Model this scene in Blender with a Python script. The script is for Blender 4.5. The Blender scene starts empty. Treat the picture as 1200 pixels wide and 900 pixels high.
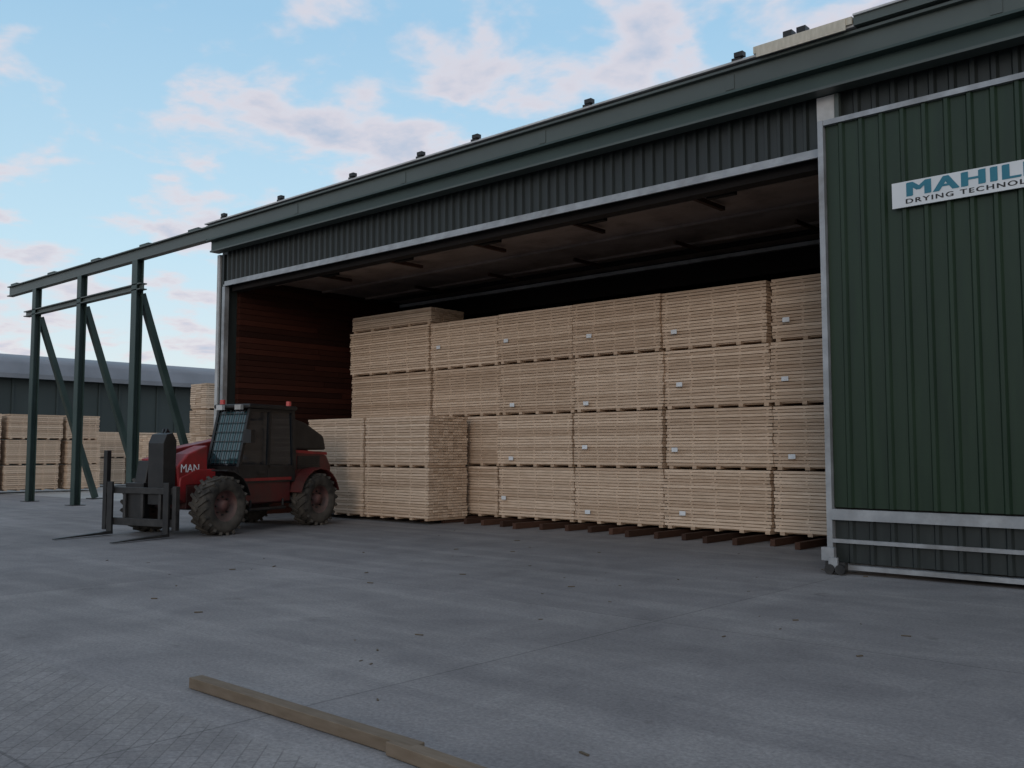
import bpy, math, random
from mathutils import Vector, Matrix
random.seed(7)
R=random.random
def U(a,b): return a+(b-a)*R()
scene=bpy.context.scene
D=bpy.data

# ---------------------------------------------------------------- materials
def newmat(name):
    m=D.materials.new(name); m.use_nodes=True
    nt=m.node_tree; b=nt.nodes['Principled BSDF']
    return m,nt,b
def N(nt,t,**kw):
    n=nt.nodes.new(t)
    for k,v in kw.items(): setattr(n,k,v)
    return n
def noise_mat(name,c1,c2,scale=3,rough=0.6,metal=0.0,detail=4,stretch=(1,1,1),bump=0.0,bscale=40,rvar=0.1,dirt=None,spec=0.5):
    m,nt,b=newmat(name)
    tc=N(nt,'ShaderNodeTexCoord'); mp=N(nt,'ShaderNodeMapping'); mp.inputs['Scale'].default_value=stretch
    nt.links.new(tc.outputs['Object'],mp.inputs[0])
    n=N(nt,'ShaderNodeTexNoise'); n.inputs['Scale'].default_value=scale; n.inputs['Detail'].default_value=detail
    nt.links.new(mp.outputs[0],n.inputs['Vector'])
    r=N(nt,'ShaderNodeValToRGB'); r.color_ramp.elements[0].position=.3; r.color_ramp.elements[1].position=.7
    r.color_ramp.elements[0].color=(*c1,1); r.color_ramp.elements[1].color=(*c2,1)
    nt.links.new(n.outputs['Fac'],r.inputs[0])
    out=r.outputs[0]
    if dirt:
        n3=N(nt,'ShaderNodeTexNoise'); n3.inputs['Scale'].default_value=1.3; n3.inputs['Detail'].default_value=5; n3.inputs['Roughness'].default_value=.7
        nt.links.new(tc.outputs['Object'],n3.inputs['Vector'])
        r3=N(nt,'ShaderNodeValToRGB'); r3.color_ramp.elements[0].position=.45; r3.color_ramp.elements[1].position=.75
        nt.links.new(n3.outputs['Fac'],r3.inputs[0])
        mx=N(nt,'ShaderNodeMixRGB'); mx.inputs[2].default_value=(*dirt,1)
        nt.links.new(r3.outputs[0],mx.inputs[0]); nt.links.new(out,mx.inputs[1]); out=mx.outputs[0]
    nt.links.new(out,b.inputs['Base Color'])
    b.inputs['Metallic'].default_value=metal
    b.inputs['Specular IOR Level'].default_value=spec
    mr=N(nt,'ShaderNodeMapRange'); mr.inputs['To Min'].default_value=max(0,rough-rvar); mr.inputs['To Max'].default_value=min(1,rough+rvar)
    nt.links.new(n.outputs['Fac'],mr.inputs[0]); nt.links.new(mr.outputs[0],b.inputs['Roughness'])
    if bump>0:
        n2=N(nt,'ShaderNodeTexNoise'); n2.inputs['Scale'].default_value=bscale; n2.inputs['Detail'].default_value=3
        nt.links.new(tc.outputs['Object'],n2.inputs['Vector'])
        bp=N(nt,'ShaderNodeBump'); bp.inputs['Strength'].default_value=bump; bp.inputs['Distance'].default_value=.01
        nt.links.new(n2.outputs['Fac'],bp.inputs['Height']); nt.links.new(bp.outputs[0],b.inputs['Normal'])
    return m
def wood_mat(name,dark,light,stretch=(1,1,1)):
    m,nt,b=newmat(name)
    at=N(nt,'ShaderNodeAttribute'); at.attribute_name='Col'
    r=N(nt,'ShaderNodeValToRGB'); r.color_ramp.elements[0].color=(*dark,1); r.color_ramp.elements[1].color=(*light,1)
    nt.links.new(at.outputs['Fac'],r.inputs[0])
    tc=N(nt,'ShaderNodeTexCoord'); mp=N(nt,'ShaderNodeMapping'); mp.inputs['Scale'].default_value=stretch
    nt.links.new(tc.outputs['Object'],mp.inputs[0])
    n=N(nt,'ShaderNodeTexNoise'); n.inputs['Scale'].default_value=4; n.inputs['Detail'].default_value=3
    nt.links.new(mp.outputs[0],n.inputs['Vector'])
    r2=N(nt,'ShaderNodeValToRGB'); r2.color_ramp.elements[0].position=.3; r2.color_ramp.elements[1].position=.7
    r2.color_ramp.elements[0].color=(.76,.74,.71,1); r2.color_ramp.elements[1].color=(1,1,1,1)
    nt.links.new(n.outputs['Fac'],r2.inputs[0])
    mx=N(nt,'ShaderNodeMixRGB',blend_type='MULTIPLY'); mx.inputs[0].default_value=1
    nt.links.new(r.outputs[0],mx.inputs[1]); nt.links.new(r2.outputs[0],mx.inputs[2])
    nt.links.new(mx.outputs[0],b.inputs['Base Color']); b.inputs['Roughness'].default_value=.8
    b.inputs['Specular IOR Level'].default_value=.15
    return m
M={}
M['lumber']=wood_mat('fresh_sawn_pine',(.48,.345,.245),(.78,.61,.465),(1,6,10))
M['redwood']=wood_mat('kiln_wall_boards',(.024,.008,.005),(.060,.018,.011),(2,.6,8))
M['oldwood']=wood_mat('weathered_wood',(.12,.095,.07),(.22,.17,.125),(1.5,8,8))
M['skid']=wood_mat('dark_skid_wood',(.04,.022,.016),(.10,.052,.036),(8,1,8))
M['dgreen']=noise_mat('door_green_sheet',(.010,.023,.012),(.017,.035,.018),1.5,.42,0,stretch=(6,6,.5),rvar=.1,spec=.35)
M['fgreen']=noise_mat('facade_green_sheet',(.014,.018,.0175),(.024,.030,.0285),2,.45,0,stretch=(5,5,.6),spec=.4)
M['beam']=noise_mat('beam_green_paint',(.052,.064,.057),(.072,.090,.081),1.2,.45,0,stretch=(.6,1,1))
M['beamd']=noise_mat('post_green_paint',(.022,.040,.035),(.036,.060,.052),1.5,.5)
M['trim']=noise_mat('aluminium_trim',(.24,.25,.26),(.36,.37,.38),2,.38,.3,stretch=(2,2,2),dirt=(.17,.165,.16))
M['trimw']=noise_mat('white_trim',(.38,.38,.38),(.5,.5,.49),2,.5,0,dirt=(.25,.24,.22))
M['beige']=noise_mat('beige_flashing',(.42,.38,.30),(.54,.49,.40),6,.6,stretch=(4,1,1))
M['black']=noise_mat('black_steel',(.008,.008,.009),(.022,.021,.020),5,.5,.2)
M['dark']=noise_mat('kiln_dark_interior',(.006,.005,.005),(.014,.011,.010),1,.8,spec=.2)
M['ceil']=noise_mat('kiln_ceiling_sheet',(.19,.145,.125),(.31,.24,.205),.9,.6,.0,stretch=(.35,1.2,1),dirt=(.11,.08,.066))
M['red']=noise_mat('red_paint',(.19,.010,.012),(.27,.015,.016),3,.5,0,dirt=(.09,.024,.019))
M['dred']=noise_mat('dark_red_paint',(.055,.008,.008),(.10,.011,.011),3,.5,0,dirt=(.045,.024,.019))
M['tyre']=noise_mat('muddy_tyre',(.018,.017,.016),(.07,.062,.052),6,.9,bump=.4,dirt=(.10,.088,.074),spec=.2)
M['rim']=noise_mat('dirty_rim_paint',(.05,.02,.018),(.12,.05,.042),5,.7,0,dirt=(.10,.085,.072))
M['steel']=noise_mat('worn_fork_steel',(.022,.022,.022),(.055,.052,.05),6,.5,.5)
M['white']=noise_mat('white_sheet',(.54,.56,.57),(.62,.63,.64),1.5,.35)
M['teal']=noise_mat('teal_lettering',(.01,.13,.19),(.012,.16,.22),3,.4)
M['tag']=noise_mat('paper_tag',(.62,.64,.66),(.72,.74,.76),8,.7)
M['lampred']=noise_mat('red_beacon_lens',(.45,.05,.05),(.5,.07,.06),8,.2)
M['wwall']=noise_mat('warehouse_green_wall',(.018,.028,.027),(.028,.040,.038),.7,.6,stretch=(1,1,.2))
M['wroof']=noise_mat('warehouse_grey_roof',(.13,.14,.155),(.19,.20,.22),.5,.55,.1)
M['slab']=noise_mat('pale_concrete_slab',(.26,.25,.235),(.34,.33,.31),.8,.85,bump=.2)
m,nt,b=newmat('dark_cab_glass'); b.inputs['Base Color'].default_value=(.010,.014,.018,1); b.inputs['Roughness'].default_value=.06; b.inputs['Specular IOR Level'].default_value=.6; M['glass']=m
m,nt,b=newmat('windscreen_glass'); b.inputs['Base Color'].default_value=(.03,.08,.09,1); b.inputs['Roughness'].default_value=.08; b.inputs['Specular IOR Level'].default_value=1.0; b.inputs['Metallic'].default_value=.3; M['wglass']=m

def ground_mat():
    m,nt,b=newmat('yard_concrete')
    tc=N(nt,'ShaderNodeTexCoord')
    def noise(sc,det,rg=.5,vec=None,dist=0):
        n=N(nt,'ShaderNodeTexNoise'); n.inputs['Scale'].default_value=sc; n.inputs['Detail'].default_value=det; n.inputs['Roughness'].default_value=rg; n.inputs['Distortion'].default_value=dist
        nt.links.new(vec or tc.outputs['Object'],n.inputs['Vector']); return n
    def ramp(src,p0,c0,p1,c1):
        r=N(nt,'ShaderNodeValToRGB'); e=r.color_ramp.elements; e[0].position=p0;e[1].position=p1;e[0].color=(*c0,1);e[1].color=(*c1,1)
        nt.links.new(src,r.inputs[0]); return r
    def mul(a,bb,f=1.0):
        x=N(nt,'ShaderNodeMixRGB',blend_type='MULTIPLY')
        if isinstance(f,float): x.inputs[0].default_value=f
        else: nt.links.new(f,x.inputs[0])
        nt.links.new(a,x.inputs[1]); nt.links.new(bb,x.inputs[2]); return x.outputs[0]
    base=ramp(noise(.22,4,.6).outputs['Fac'],.3,(.218,.203,.196),.7,(.300,.280,.272)).outputs[0]
    mid=ramp(noise(1.1,6,.68,dist=.6).outputs['Fac'],.35,(.76,.76,.77),.65,(1.03,1.03,1.02)).outputs[0]
    fine=ramp(noise(34,3,.75).outputs['Fac'],.28,(.66,.66,.66),.72,(1.18,1.18,1.18)).outputs[0]
    mp=N(nt,'ShaderNodeMapping'); mp.inputs['Rotation'].default_value=(0,0,math.radians(18)); mp.inputs['Scale'].default_value=(.10,1.5,1)
    nt.links.new(tc.outputs['Object'],mp.inputs[0])
    st=ramp(noise(1.0,4,.6,mp.outputs[0],1.2).outputs['Fac'],.42,(.85,.85,.86),.60,(1,1,1)).outputs[0]
    sp=ramp(noise(1.7,4,.6).outputs['Fac'],.24,(.62,.61,.60),.34,(1,1,1)).outputs[0]
    c=mul(mul(mul(mul(base,mid),fine),st),sp)
    br=N(nt,'ShaderNodeTexBrick'); br.offset=0.0; br.inputs['Scale'].default_value=1; br.inputs['Brick Width'].default_value=6.3; br.inputs['Row Height'].default_value=5.6
    br.inputs['Mortar Size'].default_value=.012; br.inputs['Mortar Smooth'].default_value=.4
    br.inputs['Color1'].default_value=(1,1,1,1); br.inputs['Color2'].default_value=(.88,.88,.89,1); br.inputs['Mortar'].default_value=(.50,.50,.50,1)
    mp2=N(nt,'ShaderNodeMapping'); mp2.inputs['Location'].default_value=(-1.3,-2.0,0)
    nt.links.new(tc.outputs['Object'],mp2.inputs[0]); nt.links.new(mp2.outputs[0],br.inputs['Vector'])
    c=mul(c,br.outputs['Color'],.7)
    pv=N(nt,'ShaderNodeTexBrick'); pv.inputs['Scale'].default_value=1; pv.inputs['Brick Width'].default_value=.21; pv.inputs['Row Height'].default_value=.105
    pv.inputs['Mortar Size'].default_value=.006; pv.inputs['Mortar Smooth'].default_value=.5
    pv.inputs['Color1'].default_value=(1,1,1,1); pv.inputs['Color2'].default_value=(.80,.79,.78,1); pv.inputs['Mortar'].default_value=(.5,.49,.48,1)
    mp4=N(nt,'ShaderNodeMapping'); mp4.inputs['Rotation'].default_value=(0,0,math.radians(45)); nt.links.new(tc.outputs['Object'],mp4.inputs[0]); nt.links.new(mp4.outputs[0],pv.inputs['Vector'])
    sx=N(nt,'ShaderNodeSeparateXYZ'); nt.links.new(tc.outputs['Object'],sx.inputs[0])
    ms=N(nt,'ShaderNodeMapRange'); ms.inputs['From Min'].default_value=3.05; ms.inputs['From Max'].default_value=3.0; ms.inputs['To Max'].default_value=.7
    nt.links.new(sx.outputs[1],ms.inputs[0])
    c=mul(c,pv.outputs['Color'],ms.outputs[0])
    nt.links.new(c,b.inputs['Base Color'])
    b.inputs['Roughness'].default_value=.8
    b.inputs['Specular IOR Level'].default_value=.25
    bp=N(nt,'ShaderNodeBump'); bp.inputs['Strength'].default_value=.5; bp.inputs['Distance'].default_value=.008
    nt.links.new(noise(22,3,.75).outputs['Fac'],bp.inputs['Height']); nt.links.new(bp.outputs[0],b.inputs['Normal'])
    return m
M['ground']=ground_mat()

# ---------------------------------------------------------------- mesh builder
class MB:
    def __init__(s): s.v=[];s.f=[];s.c=[];s.m=[];s.mats=[];s.sm=[]
    def mi(s,mat):
        if mat not in s.mats: s.mats.append(mat)
        return s.mats.index(mat)
    def add(s,vs,fs,mat,col=None,smooth=False):
        o=len(s.v); s.v+= [tuple(x) for x in vs]; k=s.mi(mat); c=R() if col is None else col
        for f in fs: s.f.append(tuple(i+o for i in f)); s.c.append(c); s.m.append(k); s.sm.append(smooth)
    BF=[(0,3,2,1),(4,5,6,7),(0,1,5,4),(1,2,6,5),(2,3,7,6),(3,0,4,7)]
    def box(s,x0,x1,y0,y1,z0,z1,mat,col=None,T=None):
        vs=[(x0,y0,z0),(x1,y0,z0),(x1,y1,z0),(x0,y1,z0),(x0,y0,z1),(x1,y0,z1),(x1,y1,z1),(x0,y1,z1)]
        if T is not None: vs=[T@Vector(p) for p in vs]
        s.add(vs,MB.BF,mat,col)
    def bar(s,p,q,w,h,mat,col=None,up=(0,0,1)):
        p=Vector(p);q=Vector(q);d=(q-p);L=d.length;d.normalize();u=Vector(up)
        if abs(d.dot(u))>.98: u=Vector((1,0,0))
        sd=d.cross(u).normalized(); u=sd.cross(d)
        vs=[]
        for b in (p,q):
            for a,c in ((-1,-1),(1,-1),(1,1),(-1,1)): vs.append(b+sd*a*w/2+u*c*h/2)
        s.add(vs,[(3,2,1,0),(4,5,6,7),(0,1,5,4),(1,2,6,5),(2,3,7,6),(3,0,4,7)],mat,col)
    def prism(s,poly,y0,y1,mat,col=None,inset=0):
        n=len(poly)
        vs=[(x,y0,z) for x,z in poly]+[(x,y1,z) for x,z in poly]
        fs=[tuple(range(n)),tuple(range(2*n-1,n-1,-1))]+[(i,i+n,(i+1)%n+n,(i+1)%n) for i in range(n)]
        s.add(vs,fs,mat,col)
    def cyl(s,p,q,r,mat,n=14,r2=None,smooth=True):
        p=Vector(p);q=Vector(q);d=(q-p).normalized();u=Vector((0,0,1)) if abs(d.z)<.9 else Vector((1,0,0))
        a=d.cross(u).normalized();b=d.cross(a);r2=r if r2 is None else r2
        vs=[];
        for c,rr in ((p,r),(q,r2)):
            for i in range(n):
                t=2*math.pi*i/n; vs.append(c+a*math.cos(t)*rr+b*math.sin(t)*rr)
        c=R()
        s.add(vs,[(i,(i+1)%n,(i+1)%n+n,i+n) for i in range(n)],mat,c,smooth)
        s.add(vs[:n],[tuple(range(n-1,-1,-1))],mat,c); s.add(vs[n:],[tuple(range(n))],mat,c)
    def revolve(s,c,prof,mat,n=36,smooth=True):
        vs=[]
        for (w,r) in prof:
            for i in range(n):
                t=2*math.pi*i/n; vs.append((c[0]+r*math.cos(t),c[1]+w,c[2]+r*math.sin(t)))
        fs=[]
        for j in range(len(prof)-1):
            for i in range(n):
                fs.append((j*n+i,j*n+(i+1)%n,(j+1)*n+(i+1)%n,(j+1)*n+i))
        s.add(vs,fs,mat,.5,smooth)
    def obj(s,name,parent=None,bevel=0,T=None):
        me=D.meshes.new(name); me.from_pydata(s.v,[],s.f)
        for mt in s.mats: me.materials.append(M[mt])
        me.polygons.foreach_set('material_index',s.m)
        me.polygons.foreach_set('use_smooth',s.sm)
        at=me.color_attributes.new('Col','FLOAT_COLOR','CORNER')
        arr=[]
        for f,c in zip(s.f,s.c): arr+= [c,c,c,1.0]*len(f)
        at.data.foreach_set('color',arr); me.update()
        o=D.objects.new(name,me); scene.collection.objects.link(o)
        if parent: o.parent=parent
        if bevel:
            b=o.modifiers.new('bevel','BEVEL'); b.width=bevel; b.segments=2; b.limit_method='ANGLE'; b.angle_limit=math.radians(35)
        return o
def empty(name,loc=(0,0,0),rz=0):
    e=D.objects.new(name,None); e.location=loc; e.rotation_euler=(0,0,rz); scene.collection.objects.link(e); return e

# ---------------------------------------------------------------- ground
g=MB(); g.add([(-600,-400,0),(400,-400,0),(400,700,0),(-600,700,0)],[(0,1,2,3)],'ground'); g.obj('ground')
g=MB(); g.add([(-60,12.2,.004),(-24.3,14.6,.004),(-24.3,30,.004),(-60,34,.004)],[(0,1,2,3)],'slab'); g.obj('pavement')

# ---------------------------------------------------------------- kiln building
FY=12.6
kb=empty('kiln_building')
def corrugated(name,x0,x1,z0,z1,y,pitch,dep,mat,parent,crest=.22,slope=.12):
    mb=MB(); vs=[];x=x0
    pts=[]
    while x<x1-1e-3:
        e=min(x+pitch,x1)
        for a,dd in ((0,0),(1-crest-2*slope,0),(1-crest-slope,dep),(1-slope,dep)):
            xx=x+a*pitch
            if xx<e: pts.append((xx,y-dd))
        x=e
    pts.append((x1,y))
    n=len(pts)
    vs=[(p[0],p[1],z0) for p in pts]+[(p[0],p[1],z1) for p in pts]
    for i in range(n-1): mb.add([vs[i],vs[i+1],vs[n+i+1],vs[n+i]],[(0,1,2,3)],mat)
    return mb.obj(name,parent)
corrugated('facade_cladding',-21.0,-5.6,5.86,6.72,FY,.20,.045,'fgreen',kb)
corrugated('facade_cladding_right',-5.6,12,5.86,6.72,FY,.25,.045,'fgreen',kb)
w=MB()
w.box(-21.2,-20.95,FY+.02,26,0,7.0,'fgreen')
w.box(-20.95,12,25.8,26,0,7.0,'fgreen')
w.box(11.8,12,FY+.02,25.8,0,7.0,'fgreen')
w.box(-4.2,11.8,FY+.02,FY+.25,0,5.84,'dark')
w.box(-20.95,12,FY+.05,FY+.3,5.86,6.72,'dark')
w.obj('outer_walls',kb)
r=MB()
r.add([(-21.2,12.35,7.22),(12.1,12.35,7.22),(12.1,26.2,7.6),(-21.2,26.2,7.6),(-21.2,12.35,7.1),(12.1,12.35,7.1),(12.1,26.2,7.48),(-21.2,26.2,7.48)],[(0,1,2,3),(7,6,5,4),(0,4,5,1),(1,5,6,2),(2,6,7,3),(3,7,4,0)],'wroof')
r.obj('roof',kb)
f=MB()
f.box(-21.1,12,12.16,12.30,6.86,7.16,'beam')
f.box(-21.1,12,12.08,12.34,7.163,7.20,'beam')
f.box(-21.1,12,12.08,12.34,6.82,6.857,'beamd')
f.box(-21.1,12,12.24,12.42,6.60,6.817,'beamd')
f.box(-21.1,12,12.20,12.46,6.56,6.597,'beam')
f.box(-21.1,12,12.43,12.62,6.74,6.80,'dark')
x=-17.4
while x<12:
    f.box(x-.07,x+.07,12.15,12.157,6.90,7.12,'beam'); x+=3.6
f.obj('fascia_beam',kb)
f=MB()
f.box(-21.12,-4.7,12.05,12.36,7.235,7.265,'trimw')
f.box(-4.7,12,12.03,12.36,7.24,7.36,'beam')
f.box(-4.7,12,12.00,12.37,7.363,7.39,'trimw')
f.obj('roof_edge_flashing',kb)
f=MB(); f.box(-6.15,-4.72,12.02,12.34,7.268,7.37,'beige'); f.box(-6.1,-4.8,12.0,12.018,7.20,7.36,'beige'); f.obj('beige_flashing_piece',kb)
f=MB()
for x in (-20.5,-18.1,-15.5,-13.4,-11.9,-9.3,-6.55):
    f.box(x,x+.14,12.12,12.28,7.27,7.34,'black'); f.box(x+.05,x+.19,12.10,12.2,7.34,7.41,'black')
for x in (-5.7,-5.5): f.box(x,x+.13,12.03,12.17,7.372,7.46,'black')
f.obj('beam_clamps',kb)
t=MB()
t.box(-20.92,-4.9,12.52,12.60,5.74,5.85,'trim')
t.box(-20.92,-4.9,12.49,12.517,5.72,5.76,'trim')
t.box(-21.24,-21.12,12.50,12.62,0,6.55,'trimw')
t.box(-21.11,-20.99,12.54,12.60,0,6.55,'fgreen')
t.box(-20.98,-20.86,12.50,12.62,0,5.715,'trim')
t.box(-5.42,-5.17,12.46,12.52,6.13,6.55,'trimw')
t.box(-5.16,-5.10,12.44,12.52,6.13,6.55,'beam')
t.obj('opening_trim',kb)
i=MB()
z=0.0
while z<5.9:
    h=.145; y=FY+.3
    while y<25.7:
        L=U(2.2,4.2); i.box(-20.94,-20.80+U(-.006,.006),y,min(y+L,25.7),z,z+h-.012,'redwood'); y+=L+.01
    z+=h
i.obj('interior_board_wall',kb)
i=MB()
i.box(-20.78,11.7,12.92,18.3,5.95,6.0,'ceil')
for y in (13.9,15.4,16.9):
    i.box(-20.78,11.7,y,y+.07,5.90,5.948,'ceil')
i.obj('interior_ceiling',kb)
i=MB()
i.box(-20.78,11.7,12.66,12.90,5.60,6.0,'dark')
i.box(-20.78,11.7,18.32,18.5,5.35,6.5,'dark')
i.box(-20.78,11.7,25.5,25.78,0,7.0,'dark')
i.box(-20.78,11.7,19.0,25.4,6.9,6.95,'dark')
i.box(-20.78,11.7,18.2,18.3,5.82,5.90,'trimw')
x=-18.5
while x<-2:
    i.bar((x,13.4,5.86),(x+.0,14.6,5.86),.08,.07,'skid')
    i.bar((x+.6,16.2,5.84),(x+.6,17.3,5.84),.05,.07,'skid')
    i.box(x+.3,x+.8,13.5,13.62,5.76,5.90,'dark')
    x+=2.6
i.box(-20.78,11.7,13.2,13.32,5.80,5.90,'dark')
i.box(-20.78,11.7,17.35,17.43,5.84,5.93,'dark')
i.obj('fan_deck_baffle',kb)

# ---------------------------------------------------------------- sliding door
sd=empty('sliding_door')
corrugated('door_sheet',-5.2,9.0,.86,6.03,12.22,.27,.04,'dgreen',sd,crest=.16,slope=.1)
corrugated('door_sheet_lower',-5.2,9.0,.14,.84,12.24,.27,.04,'fgreen',sd,crest=.16,slope=.1)
d=MB()
d.box(-5.28,-5.205,12.14,12.34,.12,6.10,'trim')
d.box(-5.204,9.1,12.15,12.33,6.03,6.10,'trim')
d.box(-5.204,9.1,12.12,12.179,.70,.84,'trim')
d.box(-5.204,9.1,12.14,12.199,.40,.45,'trim')
d.box(-5.204,9.1,12.13,12.33,.06,.12,'trim')
d.box(-5.20,9.0,12.26,12.33,.13,6.02,'dark')
d.obj('door_frame',sd)
d=MB()
for zz in (1.6,2.9,4.2,5.5):
    x=-5.2+.27*.84
    while x<3: d.box(x,x+.010,12.174,12.179,zz,zz+.010,'steel'); x+=.27*2
d.obj('door_screws',sd)
d=MB()
d.box(-5.26,-5.0,12.02,12.128,.03,.16,'steel'); d.box(-5.2,-5.08,11.98,12.018,.05,.22,'trim')
d.cyl((-5.18,11.95,.07),(-5.18,12.01,.07),.065,'steel'); d.cyl((-5.04,11.95,.07),(-5.04,12.01,.07),.065,'steel')
d.box(-5.32,-5.15,12.04,12.12,.17,.34,'trim')
d.obj('floor_roller',sd)

# ---------------------------------------------------------------- sign
sg=empty('company_sign')
s=MB(); s.box(-4.30,-1.3,12.13,12.16,4.71,5.04,'white'); s.obj('sign_board',sg)
def text(body,x,z,size,sx,mat,off,parent,y=12.1285,space=1.0,rot=(math.pi/2,0,0),n=1,dx=.006):
    for k in range(n):
        c=D.curves.new('lettering','FONT'); c.body=body; c.size=size; c.space_character=space
        o=D.objects.new('lettering',c); o.location=(x+k*dx,y-k*.0006,z+(k%2)*dx*.6); o.rotation_euler=rot; o.scale=(sx,1,1)
        c.materials.append(M[mat]); scene.collection.objects.link(o); o.parent=parent
text('MAHILD',-4.15,4.84,.255,1.62,'teal',0,sg,space=1.14,n=6,dx=.009)
text('DRYING TECHNOLOGIES',-4.14,4.75,.085,1.62,'black',0,sg,space=1.22,n=3,dx=.004)

# ---------------------------------------------------------------- door track frame
tf=empty('door_track_frame')
t=MB()
def ibeam(t,x0,x1,y,z0,z1,mat):
    t.box(x0,x1,y-.10,y+.10,z1-.03,z1,mat); t.box(x0,x1,y-.10,y+.10,z0,z0+.03,mat); t.box(x0,x1,y-.02,y+.02,z0+.03,z1-.03,mat)
ibeam(t,-34.0,-21.13,12.2,6.86,7.20,'beam')
ibeam(t,-32.5,-24.5,12.2,6.02,6.20,'beam')
for x in (-33.5,-30.5,-27.4,-24.4,-21.8):
    t.box(x-.25,x+.25,12.12,12.28,7.202,7.26,'beamd')
t.obj('rails',tf)
t=MB()
for x in (-31.7,-28.35,-24.85):
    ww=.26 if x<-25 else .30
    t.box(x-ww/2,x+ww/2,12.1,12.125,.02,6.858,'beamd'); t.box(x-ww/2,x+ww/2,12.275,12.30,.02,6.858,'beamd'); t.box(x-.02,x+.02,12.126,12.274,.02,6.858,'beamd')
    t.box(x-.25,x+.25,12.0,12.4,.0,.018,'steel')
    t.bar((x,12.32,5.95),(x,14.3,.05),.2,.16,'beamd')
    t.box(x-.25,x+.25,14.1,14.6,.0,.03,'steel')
t.obj('posts_and_braces',tf)

# ---------------------------------------------------------------- lumber
def pack(mb,x0,x1,y0,y1,z0,h,along='x',layers=18,nb=8):
    bol=.058; ph=(h-bol)/layers; bt=ph*.80
    def bx(a0,a1,b0,b1,c0,c1,mat,col=None):
        if along=='x': mb.box(a0,a1,b0,b1,c0,c1,mat,col)
        else: mb.box(b0,b1,a0,a1,c0,c1,mat,col)
    if along!='x': x0,x1,y0,y1=y0,y1,x0,x1
    tone=U(.35,.65); L=x1-x0
    ns=5
    sx=[x0+.06+(L-.18)*k/(ns-1) for k in range(ns)]
    for k in range(ns): bx(sx[k],sx[k]+.09,y0+.01,y1-.01,z0,z0+bol,'lumber',U(0,.3))
    sh=U(-.02,.02)
    for l in range(layers):
        zz=z0+bol+l*ph
        bw=(y1-y0)/nb; fj=U(-.010,.010)
        for b in range(nb):
            j0=U(-.022,.014)+sh; j1=U(-.014,.022)+sh
            bx(x0+j0,x1+j1,y0+b*bw+.004+(fj if b==0 else 0),y0+(b+1)*bw-.004+(fj if b==nb-1 else 0),zz,zz+bt*U(.93,1.06),'lumber',min(1,max(0,tone+U(-.38,.35))))
        if l<layers-1:
            for k in range(ns):
                o=U(-.03,.03); bx(sx[k]+o,sx[k]+.04+o,y0+U(.0,.02),y1,zz+bt,zz+ph,'lumber',tone-.05)
    bx(x0+.1,x1-.1,y0+.05,y1-.12,z0+bol*.6,z0+h-.03,'lumber',.1)
SY=15.5; Z0=.13; PH=1.14
cols=[(-19.60,-16.60),(-16.53,-14.33),(-14.29,-12.17),(-12.13,-9.97),(-9.93,-7.73),(-7.69,-5.47),(-5.43,-3.3)]
for k,(a,b) in enumerate(cols):
    mb=MB(); oy=U(-.05,.05)
    for r_ in range(4):
        o=U(-.03,.03); oyy=oy+U(-.04,.04)
        pack(mb,a+o,b+o,SY+oyy,SY+oyy+1.15,Z0+r_*PH,PH-.005,nb=6 if k in(0,1) else 3)
        mb.box(a+o,b+o,SY+1.25,SY+2.4,Z0+r_*PH+.06,Z0+(r_+1)*PH-.01,'lumber',.3)
    if k==0: pack(mb,a,b+.02,SY+.02,SY+1.15,Z0+4*PH,.42,layers=7)
    if k>=1:
        for r_ in range(4):
            if R()<.85:
                tx=a+U(.12,.4); tz=Z0+r_*PH+U(.12,.5)
                mb.box(tx,tx+.13,SY+oy-.075,SY+oy-.07,tz,tz+.08,'tag')
    mb.obj('lumber_stack')
for a,b in ((-19.48,-17.33),(-17.27,-15.1)):
    mb=MB()
    for r_ in range(2): pack(mb,a+U(-.02,.02),b+U(-.02,.02),14.1,15.3,.08+r_*1.16,1.155)
    mb.obj('lumber_stack')
mb=MB(); x=-19.2
while x<-3.5:
    mb.box(x,x+.09,14.75+U(-.25,.15),19,0.003,.12,'skid'); x+=.56
mb.obj('kiln_floor_skids')
def ystack(x0,x1,y0,y1,rows,h,layers=12):
    mb=MB()
    for r_ in range(rows): 
        o=U(-.06,.06); pack(mb,x0+o,x1+o,y0+o,y1+o,.1+r_*h,h-.01,along='y',layers=layers,nb=3)
    mb.obj('lumber_stack')
for y0,y1,rw in ((9.3,11.3,3),(11.5,13.5,3),(13.7,15.7,3),(15.9,17.2,3)):
    ystack(-39.3,-38,y0,y1,rw,.98)
for y0,rw in ((18.4,2),(20.4,2),(22.4,2),(24.4,3)):
    ystack(-43.3,-42,y0,y0+1.9,rw,1.2)
ystack(-34.2,-33.0,19.1,20.9,4,1.04)
ystack(-39.2,-38.0,19.4,21.3,2,1.1)
ystack(-46,-44.8,13,15,3,1.1)

# ---------------------------------------------------------------- warehouse
wh=empty('warehouse')
w=MB()
w.box(-80,-55,-10,80,0,5.7,'wwall')
w.obj('walls',wh)
w=MB()
y=-10
while y<80:
    w.box(-54.998,-54.93,y,y+.12,0,5.7,'wwall'); y+=1.2
w.obj('wall_ribs',wh)
w=MB(); vs=[];n=14
for k in range(n+1):
    a=math.pi*k/n; xx=-67.5+13.2*math.cos(a); zz=5.72+1.9*math.sin(a)**.6
    vs+=[(xx,-10.4,zz),(xx,80.4,zz)]
w.add(vs,[(2*k,2*k+2,2*k+3,2*k+1) for k in range(n)],'wroof',smooth=True)
w.box(-54.4,-54.2,-10.4,80.4,5.6,5.85,'wroof')
w.obj('curved_roof',wh)

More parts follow.
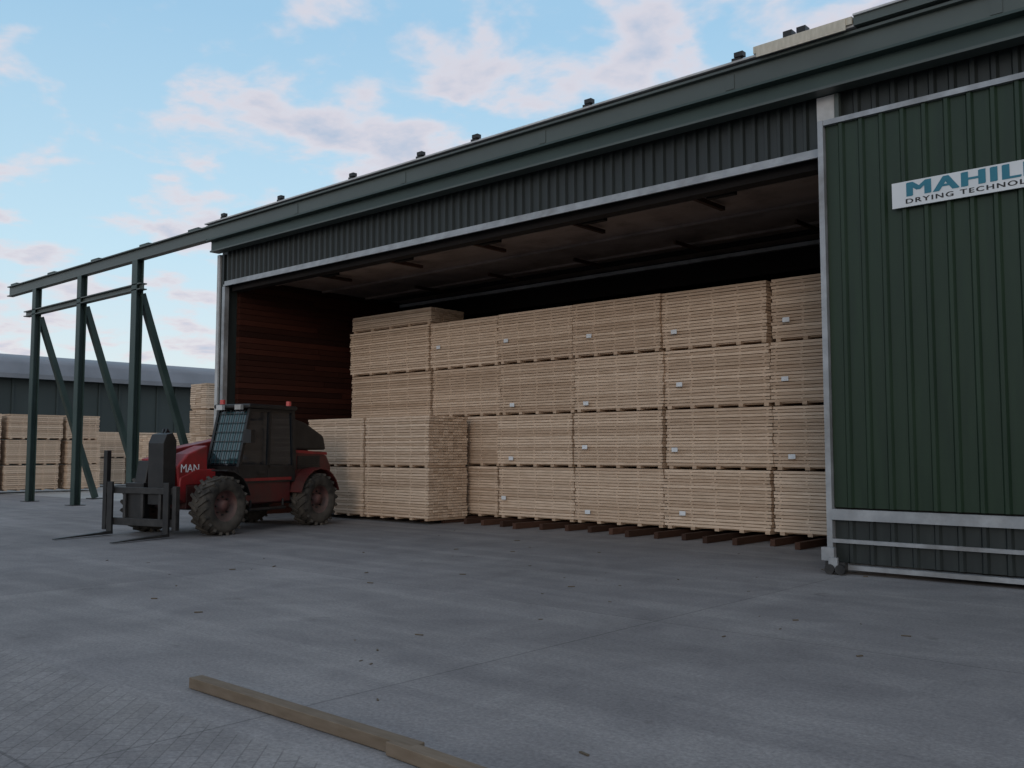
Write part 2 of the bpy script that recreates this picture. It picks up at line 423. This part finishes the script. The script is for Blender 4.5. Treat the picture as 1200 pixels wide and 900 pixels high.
# ---------------------------------------------------------------- timber plank on ground
p=MB(); p.box(-5.95,-3.72,3.36,3.46,.004,.075,'oldwood',.5); o=p.obj('timber_batten',bevel=.004)
p=MB(); p.box(-1.1,1.1,-.05,.05,0,.07,'oldwood',.7); o=p.obj('timber_batten',bevel=.004); o.location=(-2.78,3.32,.004); o.rotation_euler=(0,0,math.radians(-3))
p=MB()
for _ in range(60):
    x=U(-14,-2.5);y=U(4,14.3);s_=U(.006,.02);T=Matrix.Translation((x,y,.002))@Matrix.Rotation(U(0,3.1),4,'Z')
    p.box(-s_*U(1,3),s_*U(1,3),-s_/2,s_/2,0,s_*.5,'oldwood',0,T=T)
p.obj('wood_debris')

# ---------------------------------------------------------------- telehandler
th=empty('telescopic_forklift',(-17.54,10.87,0),math.radians(-75.5))
WR=.56
def wheel(cx,cy,side,name,steer=0):
    mb=MB(); w=.22
    prof=[(-w*.8,.30),(-w,.36),(-w*1.03,.45),(-w*.85,.525),(-w*.4,.54),(w*.4,.54),(w*.85,.525),(w*1.03,.45),(w,.36),(w*.8,.30)]
    mb.revolve((0,0,0),prof,'tyre',40)
    for k in range(20):
        for sg_ in (-1,1):
            a=2*math.pi*(k+(.5 if sg_>0 else 0))/20; 
            T=Matrix.Rotation(a,4,'Y')@Matrix.Translation((0,sg_*.11,.535))@Matrix.Rotation(sg_*.6,4,'Z')
            mb.box(-.028,.028,-.125,.125,-.03,.028,'tyre',T=T)
    for sgn in (-1,1):
        mb.revolve((0,0,0),[(sgn*w*.8,.31),(sgn*w*.7,.29),(sgn*w*.35,.26),(sgn*w*.3,.12),(sgn*w*.75,.10),(sgn*w*.75,.0)],'rim',24)
    for k in range(8):
        a=2*math.pi*k/8; mb.cyl((.17*math.cos(a),-w*.5,.17*math.sin(a)),(.17*math.cos(a),w*.5,.17*math.sin(a)),.018,'steel',6)
    o=mb.obj(name,th); o.location=(cx,cy,WR); o.rotation_euler=(0,0,steer); return o
for k,(cx,cy) in enumerate(((1.4,.92),(1.4,-.92),(-1.4,.92),(-1.4,-.92))):
    wheel(cx,cy,1 if cy>0 else -1,'wheel_%d'%(k+1), .0)
c=MB()
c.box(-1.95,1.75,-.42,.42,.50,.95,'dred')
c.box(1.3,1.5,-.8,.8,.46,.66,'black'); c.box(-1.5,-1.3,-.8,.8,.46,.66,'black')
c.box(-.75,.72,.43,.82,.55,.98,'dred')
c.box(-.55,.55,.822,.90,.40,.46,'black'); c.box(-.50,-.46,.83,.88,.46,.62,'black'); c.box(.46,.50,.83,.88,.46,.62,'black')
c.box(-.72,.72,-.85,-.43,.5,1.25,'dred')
c.prism([(1.75,.95),(1.75,.6),(1.95,.7),(1.9,1.1),(1.5,1.25),(1.0,1.25),(1.0,.95)],-.40,.42,'red')
c.obj('chassis',th,bevel=.02)
c=MB()
for cx,nm in ((1.4,'dred'),(-1.4,'dred')):
    pts=[]
    for k in range(9):
        a=math.radians(15+150*k/8); pts.append((cx+.66*math.cos(a),WR+.66*math.sin(a)))
    for sy in ((.70,1.12),(-1.12,-.70)):
        for k in range(8):
            (xa,za),(xb,zb)=pts[k],pts[k+1]
            if cx>0 and k<4: continue
            c.add([(xa,sy[0],za),(xb,sy[0],zb),(xb,sy[1],zb),(xa,sy[1],za),(xa*1,sy[0],za+.03),(xb,sy[0],zb+.03),(xb,sy[1],zb+.03),(xa,sy[1],za+.03)],MB.BF,'black' if cx>0 else 'dred',.4)
c.obj('fenders',th)
c=MB()
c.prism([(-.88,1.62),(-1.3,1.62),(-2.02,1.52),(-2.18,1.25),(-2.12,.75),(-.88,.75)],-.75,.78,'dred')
c.prism([(-.90,2.32),(-1.35,2.22),(-1.95,1.95),(-2.05,1.63),(-.90,1.625)],-.70,.74,'black')
c.box(-2.22,-2.1,-.5,.5,.5,.9,'black')
c.obj('engine_hood',th,bevel=.05)
c=MB()
c.box(-1.75,-1.0,.782,.79,1.22,1.50,'black')
for k in range(5): c.box(-1.72,-1.03,.792,.80,1.25+k*.05,1.265+k*.05,'steel')
c.bar((-.95,.785,1.60),(-2.0,.785,1.55),.01,.06,'red')
c.box(-2.2,-2.17,.45,.7,1.0,1.25,'lampred')
c.cyl((-1.2,-.5,2.0),(-1.2,-.5,2.45),.05,'black')
c.obj('grille_and_exhaust',th)
ya,yb=-.02,.84
c=MB()
c.prism([(.78,1.32),(.49,2.43),(-.77,2.45),(-.84,1.27)],ya+.03,yb-.03,'glass')
c.prism([(.76,.96),(.82,1.31),(-.87,1.26),(-.87,.96)],ya,yb,'black')
c.obj('cab_body',th)
c=MB()
c.add([(.795,ya+.06,1.36),(.795,yb-.06,1.36),(.515,yb-.06,2.40),(.515,ya+.06,2.40)],[(0,1,2,3)],'wglass'); 
c.obj('windscreen',th)
c=MB()
for y in (ya+.02,yb-.02):
    c.bar((.80,y,1.28),(.50,y,2.46),.06,.07,'black'); c.bar((-.86,y,1.2),(-.78,y,2.48),.06,.09,'black')
    c.bar((-.05,y,1.0),(-.08,y,2.45),.05,.06,'black'); c.bar((.80,y,1.30),(-.86,y,1.27),.05,.06,'black'); c.bar((.5,y,2.43),(-.78,y,2.45),.05,.06,'black')
for k in range(6):
    y=ya+.12+k*.125; c.bar((.84,y,1.34),(.54,y,2.44),.012,.012,'steel')
for k in range(6):
    t_=.08+k*.17; c.bar((.84-.3*t_,ya+.03,1.34+1.1*t_),(.84-.3*t_,yb-.03,1.34+1.1*t_),.012,.012,'steel')
c.bar((.6,yb+.12,1.9),(.72,yb+.12,1.9),.2,.26,'black',up=(0,0,1)); c.bar((.62,yb,2.05),(.66,yb+.12,2.0),.025,.025,'black')
c.obj('cab_frame',th)
c=MB(); c.box(-.86,.60,ya-.06,yb+.06,2.47,2.56,'black'); c.obj('cab_roof',th,bevel=.03)
c=MB()
for x,y in ((.45,.02),(-.70,.78)):
    c.cyl((x,y,2.56),(x,y,2.66),.055,'lampred',12)
for y in (.15,.65):
    c.box(.60,.68,y-.08,y+.08,2.44,2.54,'trimw')
c.obj('beacons_and_lamps',th)
c=MB(); c.box(-.06,-.04,yb,yb+.006,.98,1.25,'steel'); c.box(.1,.25,yb,yb+.03,1.15,1.19,'steel')
c.box(-.75,.7,yb+.001,yb+.008,1.0,1.06,'red')
c.obj('door_handle',th)
c=MB()
c.bar((-1.95,-.38,2.02),(1.55,-.38,1.42),.34,.42,'red')
c.obj('boom',th,bevel=.02)
c=MB()
c.bar((1.3,-.38,1.46),(2.0,-.38,1.30),.26,.32,'red')
c.bar((1.95,-.38,1.40),(2.12,-.38,.55),.30,.26,'black')
c.cyl((.6,-.38,1.1),(1.6,-.38,1.2),.07,'steel'); c.cyl((1.8,-.6,1.35),(1.8,-.16,1.35),.08,'steel')
c.obj('boom_head',th,bevel=.02)
c=MB()
c.prism([(1.2,1.72),(1.2,1.05),(1.9,.85),(1.98,1.3),(1.7,1.55)],.02,.40,'red')
c.obj('front_cowl',th,bevel=.03)
def ttext(body,x,y,z,size,mat):
    c=D.curves.new('brand_lettering','FONT'); c.body=body; c.size=size; c.extrude=.001
    o=D.objects.new('brand_lettering',c); o.matrix_local=Matrix.Translation((x,y,z))@Matrix(((-1,0,0,0),(0,0,1,0),(0,1,0,0),(0,0,0,1)))
    c.materials.append(M[mat]); scene.collection.objects.link(o); o.parent=th
ttext('MAN',1.90,.403,1.20,.22,'tag')
c=MB()
X=2.28
c.box(X,X+.07,-1.12,.76,.80,.92,'steel'); c.box(X,X+.07,-1.12,.76,.20,.34,'steel')
c.box(X-.02,X+.08,-1.16,-1.06,.10,1.62,'black'); c.box(X-.02,X+.08,.70,.80,.14,.95,'steel')
for y in (-.62,-.15,.32): c.box(X+.01,X+.06,y,y+.07,.34,.80,'steel')
c.box(X+.08,X+.13,-.98,-.84,.04,1.02,'black'); c.box(X+.08,X+.13,.52,.66,.04,1.02,'black')
c.box(X-.16,X,-.62,-.14,.3,1.0,'black')
c.prism([(2.0,.6),(2.28,.6),(2.30,1.75),(2.22,1.92),(2.08,1.95),(1.98,1.8)],-.02,.38,'black')
c.obj('fork_carriage',th,bevel=.008)
c=MB()
for y in (-.98,.52):
    vs=[(X+.08,y,.03),(X+1.3,y+.03,.015),(X+1.3,y+.10,.015),(X+.08,y+.14,.03),(X+.08,y,.085),(X+1.3,y+.03,.028),(X+1.3,y+.10,.028),(X+.08,y+.14,.085)]
    c.add(vs,MB.BF,'steel')
c.obj('forks',th)
c=MB()
pts=[(2.1,.1,1.9),(2.0,.05,2.02),(1.8,-.05,1.9),(1.7,-.15,1.6)]
for a,b in zip(pts[:-1],pts[1:]): c.cyl(a,b,.022,'black',8); c.cyl((a[0],a[1]+.08,a[2]),(b[0],b[1]+.08,b[2]),.022,'black',8)
c.obj('hoses',th)

# ---------------------------------------------------------------- sky and sun
wd=D.worlds.new('World'); scene.world=wd; wd.use_nodes=True; nt=wd.node_tree
bg=nt.nodes['Background']
sky=N(nt,'ShaderNodeTexSky'); sky.sky_type='NISHITA'; sky.sun_disc=False
SEL,SAZ=14,150
sky.sun_elevation=math.radians(SEL); sky.sun_rotation=math.radians(SAZ); sky.air_density=1.0; sky.dust_density=1.0; sky.ozone_density=1.0
tc=N(nt,'ShaderNodeTexCoord'); sx=N(nt,'ShaderNodeSeparateXYZ'); nt.links.new(tc.outputs['Generated'],sx.inputs[0])
def math_(op,a,b=None,clamp=False):
    n=N(nt,'ShaderNodeMath',operation=op); n.use_clamp=clamp
    for k,v in enumerate((a,b)):
        if v is None: continue
        if isinstance(v,(int,float)): n.inputs[k].default_value=v
        else: nt.links.new(v,n.inputs[k])
    return n.outputs[0]
zc=math_('MAXIMUM',sx.outputs[2],0.0); zz=math_('ADD',zc,.16)
cx=N(nt,'ShaderNodeCombineXYZ'); nt.links.new(math_('DIVIDE',sx.outputs[0],zz),cx.inputs[0]); nt.links.new(math_('DIVIDE',sx.outputs[1],zz),cx.inputs[1])
def nz(sc,det,rg,off=(0,0,0),dist=0):
    mp=N(nt,'ShaderNodeMapping'); mp.inputs['Location'].default_value=off; nt.links.new(cx.outputs[0],mp.inputs[0])
    n=N(nt,'ShaderNodeTexNoise'); n.inputs['Scale'].default_value=sc; n.inputs['Detail'].default_value=det; n.inputs['Roughness'].default_value=rg; n.inputs['Distortion'].default_value=dist
    nt.links.new(mp.outputs[0],n.inputs['Vector']); return n.outputs['Fac']
big=nz(.7,1,.5,(3.1,1.7,0)); small=nz(4.2,5,.55,(5,2,0),.15)
dens=math_('ADD',math_('MULTIPLY',big,.50),math_('MULTIPLY',small,.85))
mr=N(nt,'ShaderNodeMapRange',interpolation_type='SMOOTHSTEP'); mr.inputs['From Min'].default_value=.60; mr.inputs['From Max'].default_value=.76; nt.links.new(dens,mr.inputs[0])
cr=N(nt,'ShaderNodeValToRGB'); cr.color_ramp.elements[0].position=.70; cr.color_ramp.elements[0].color=(5.3,4.8,5.05,1)
cr.color_ramp.elements[1].position=.86; cr.color_ramp.elements[1].color=(2.9,3.5,4.5,1)
nt.links.new(dens,cr.inputs[0])
hzc=N(nt,'ShaderNodeValToRGB'); e=hzc.color_ramp.elements; e[0].position=.02; e[0].color=(5.4,5.6,5.7,1); e[1].position=.42; e[1].color=(2.5,4.2,5.7,1)
e2=e.new(.2); e2.color=(3.8,5.3,6.2,1)
nt.links.new(zc,hzc.inputs[0])
m1=N(nt,'ShaderNodeMixRGB'); m1.inputs[0].default_value=.85; nt.links.new(sky.outputs[0],m1.inputs[1]); nt.links.new(hzc.outputs[0],m1.inputs[2])
m2=N(nt,'ShaderNodeMixRGB'); nt.links.new(math_('MULTIPLY',mr.outputs[0],.9),m2.inputs[0]); nt.links.new(m1.outputs[0],m2.inputs[1]); nt.links.new(cr.outputs[0],m2.inputs[2])
nt.links.new(m2.outputs[0],bg.inputs[0]); bg.inputs[1].default_value=.15
sl=D.lights.new('sun','SUN'); sl.energy=.5; sl.angle=math.radians(14); sl.color=(1,.88,.78)
so=D.objects.new('sun',sl); scene.collection.objects.link(so)
az=math.radians(SAZ); el=math.radians(SEL)
dirn=Vector((math.sin(az)*math.cos(el),math.cos(az)*math.cos(el),math.sin(el)))
so.rotation_euler=dirn.to_track_quat('Z','Y').to_euler()

# ---------------------------------------------------------------- camera
cam=D.cameras.new('camera'); co=D.objects.new('camera',cam); scene.collection.objects.link(co); scene.camera=co
cam.sensor_width=36; cam.lens=33; cam.clip_end=3000; cam.clip_start=.05
yaw=math.radians(131.9-90); pitch=math.radians(4.1); roll=math.radians(0)
co.rotation_mode='XYZ'
co.matrix_world=Matrix.Translation((0,0,1.6))@Matrix.Rotation(yaw,4,'Z')@Matrix.Rotation(math.pi/2+pitch,4,'X')@Matrix.Rotation(roll,4,'Z')
scene.view_settings.view_transform='Standard'; scene.view_settings.look='None'; scene.view_settings.exposure=0
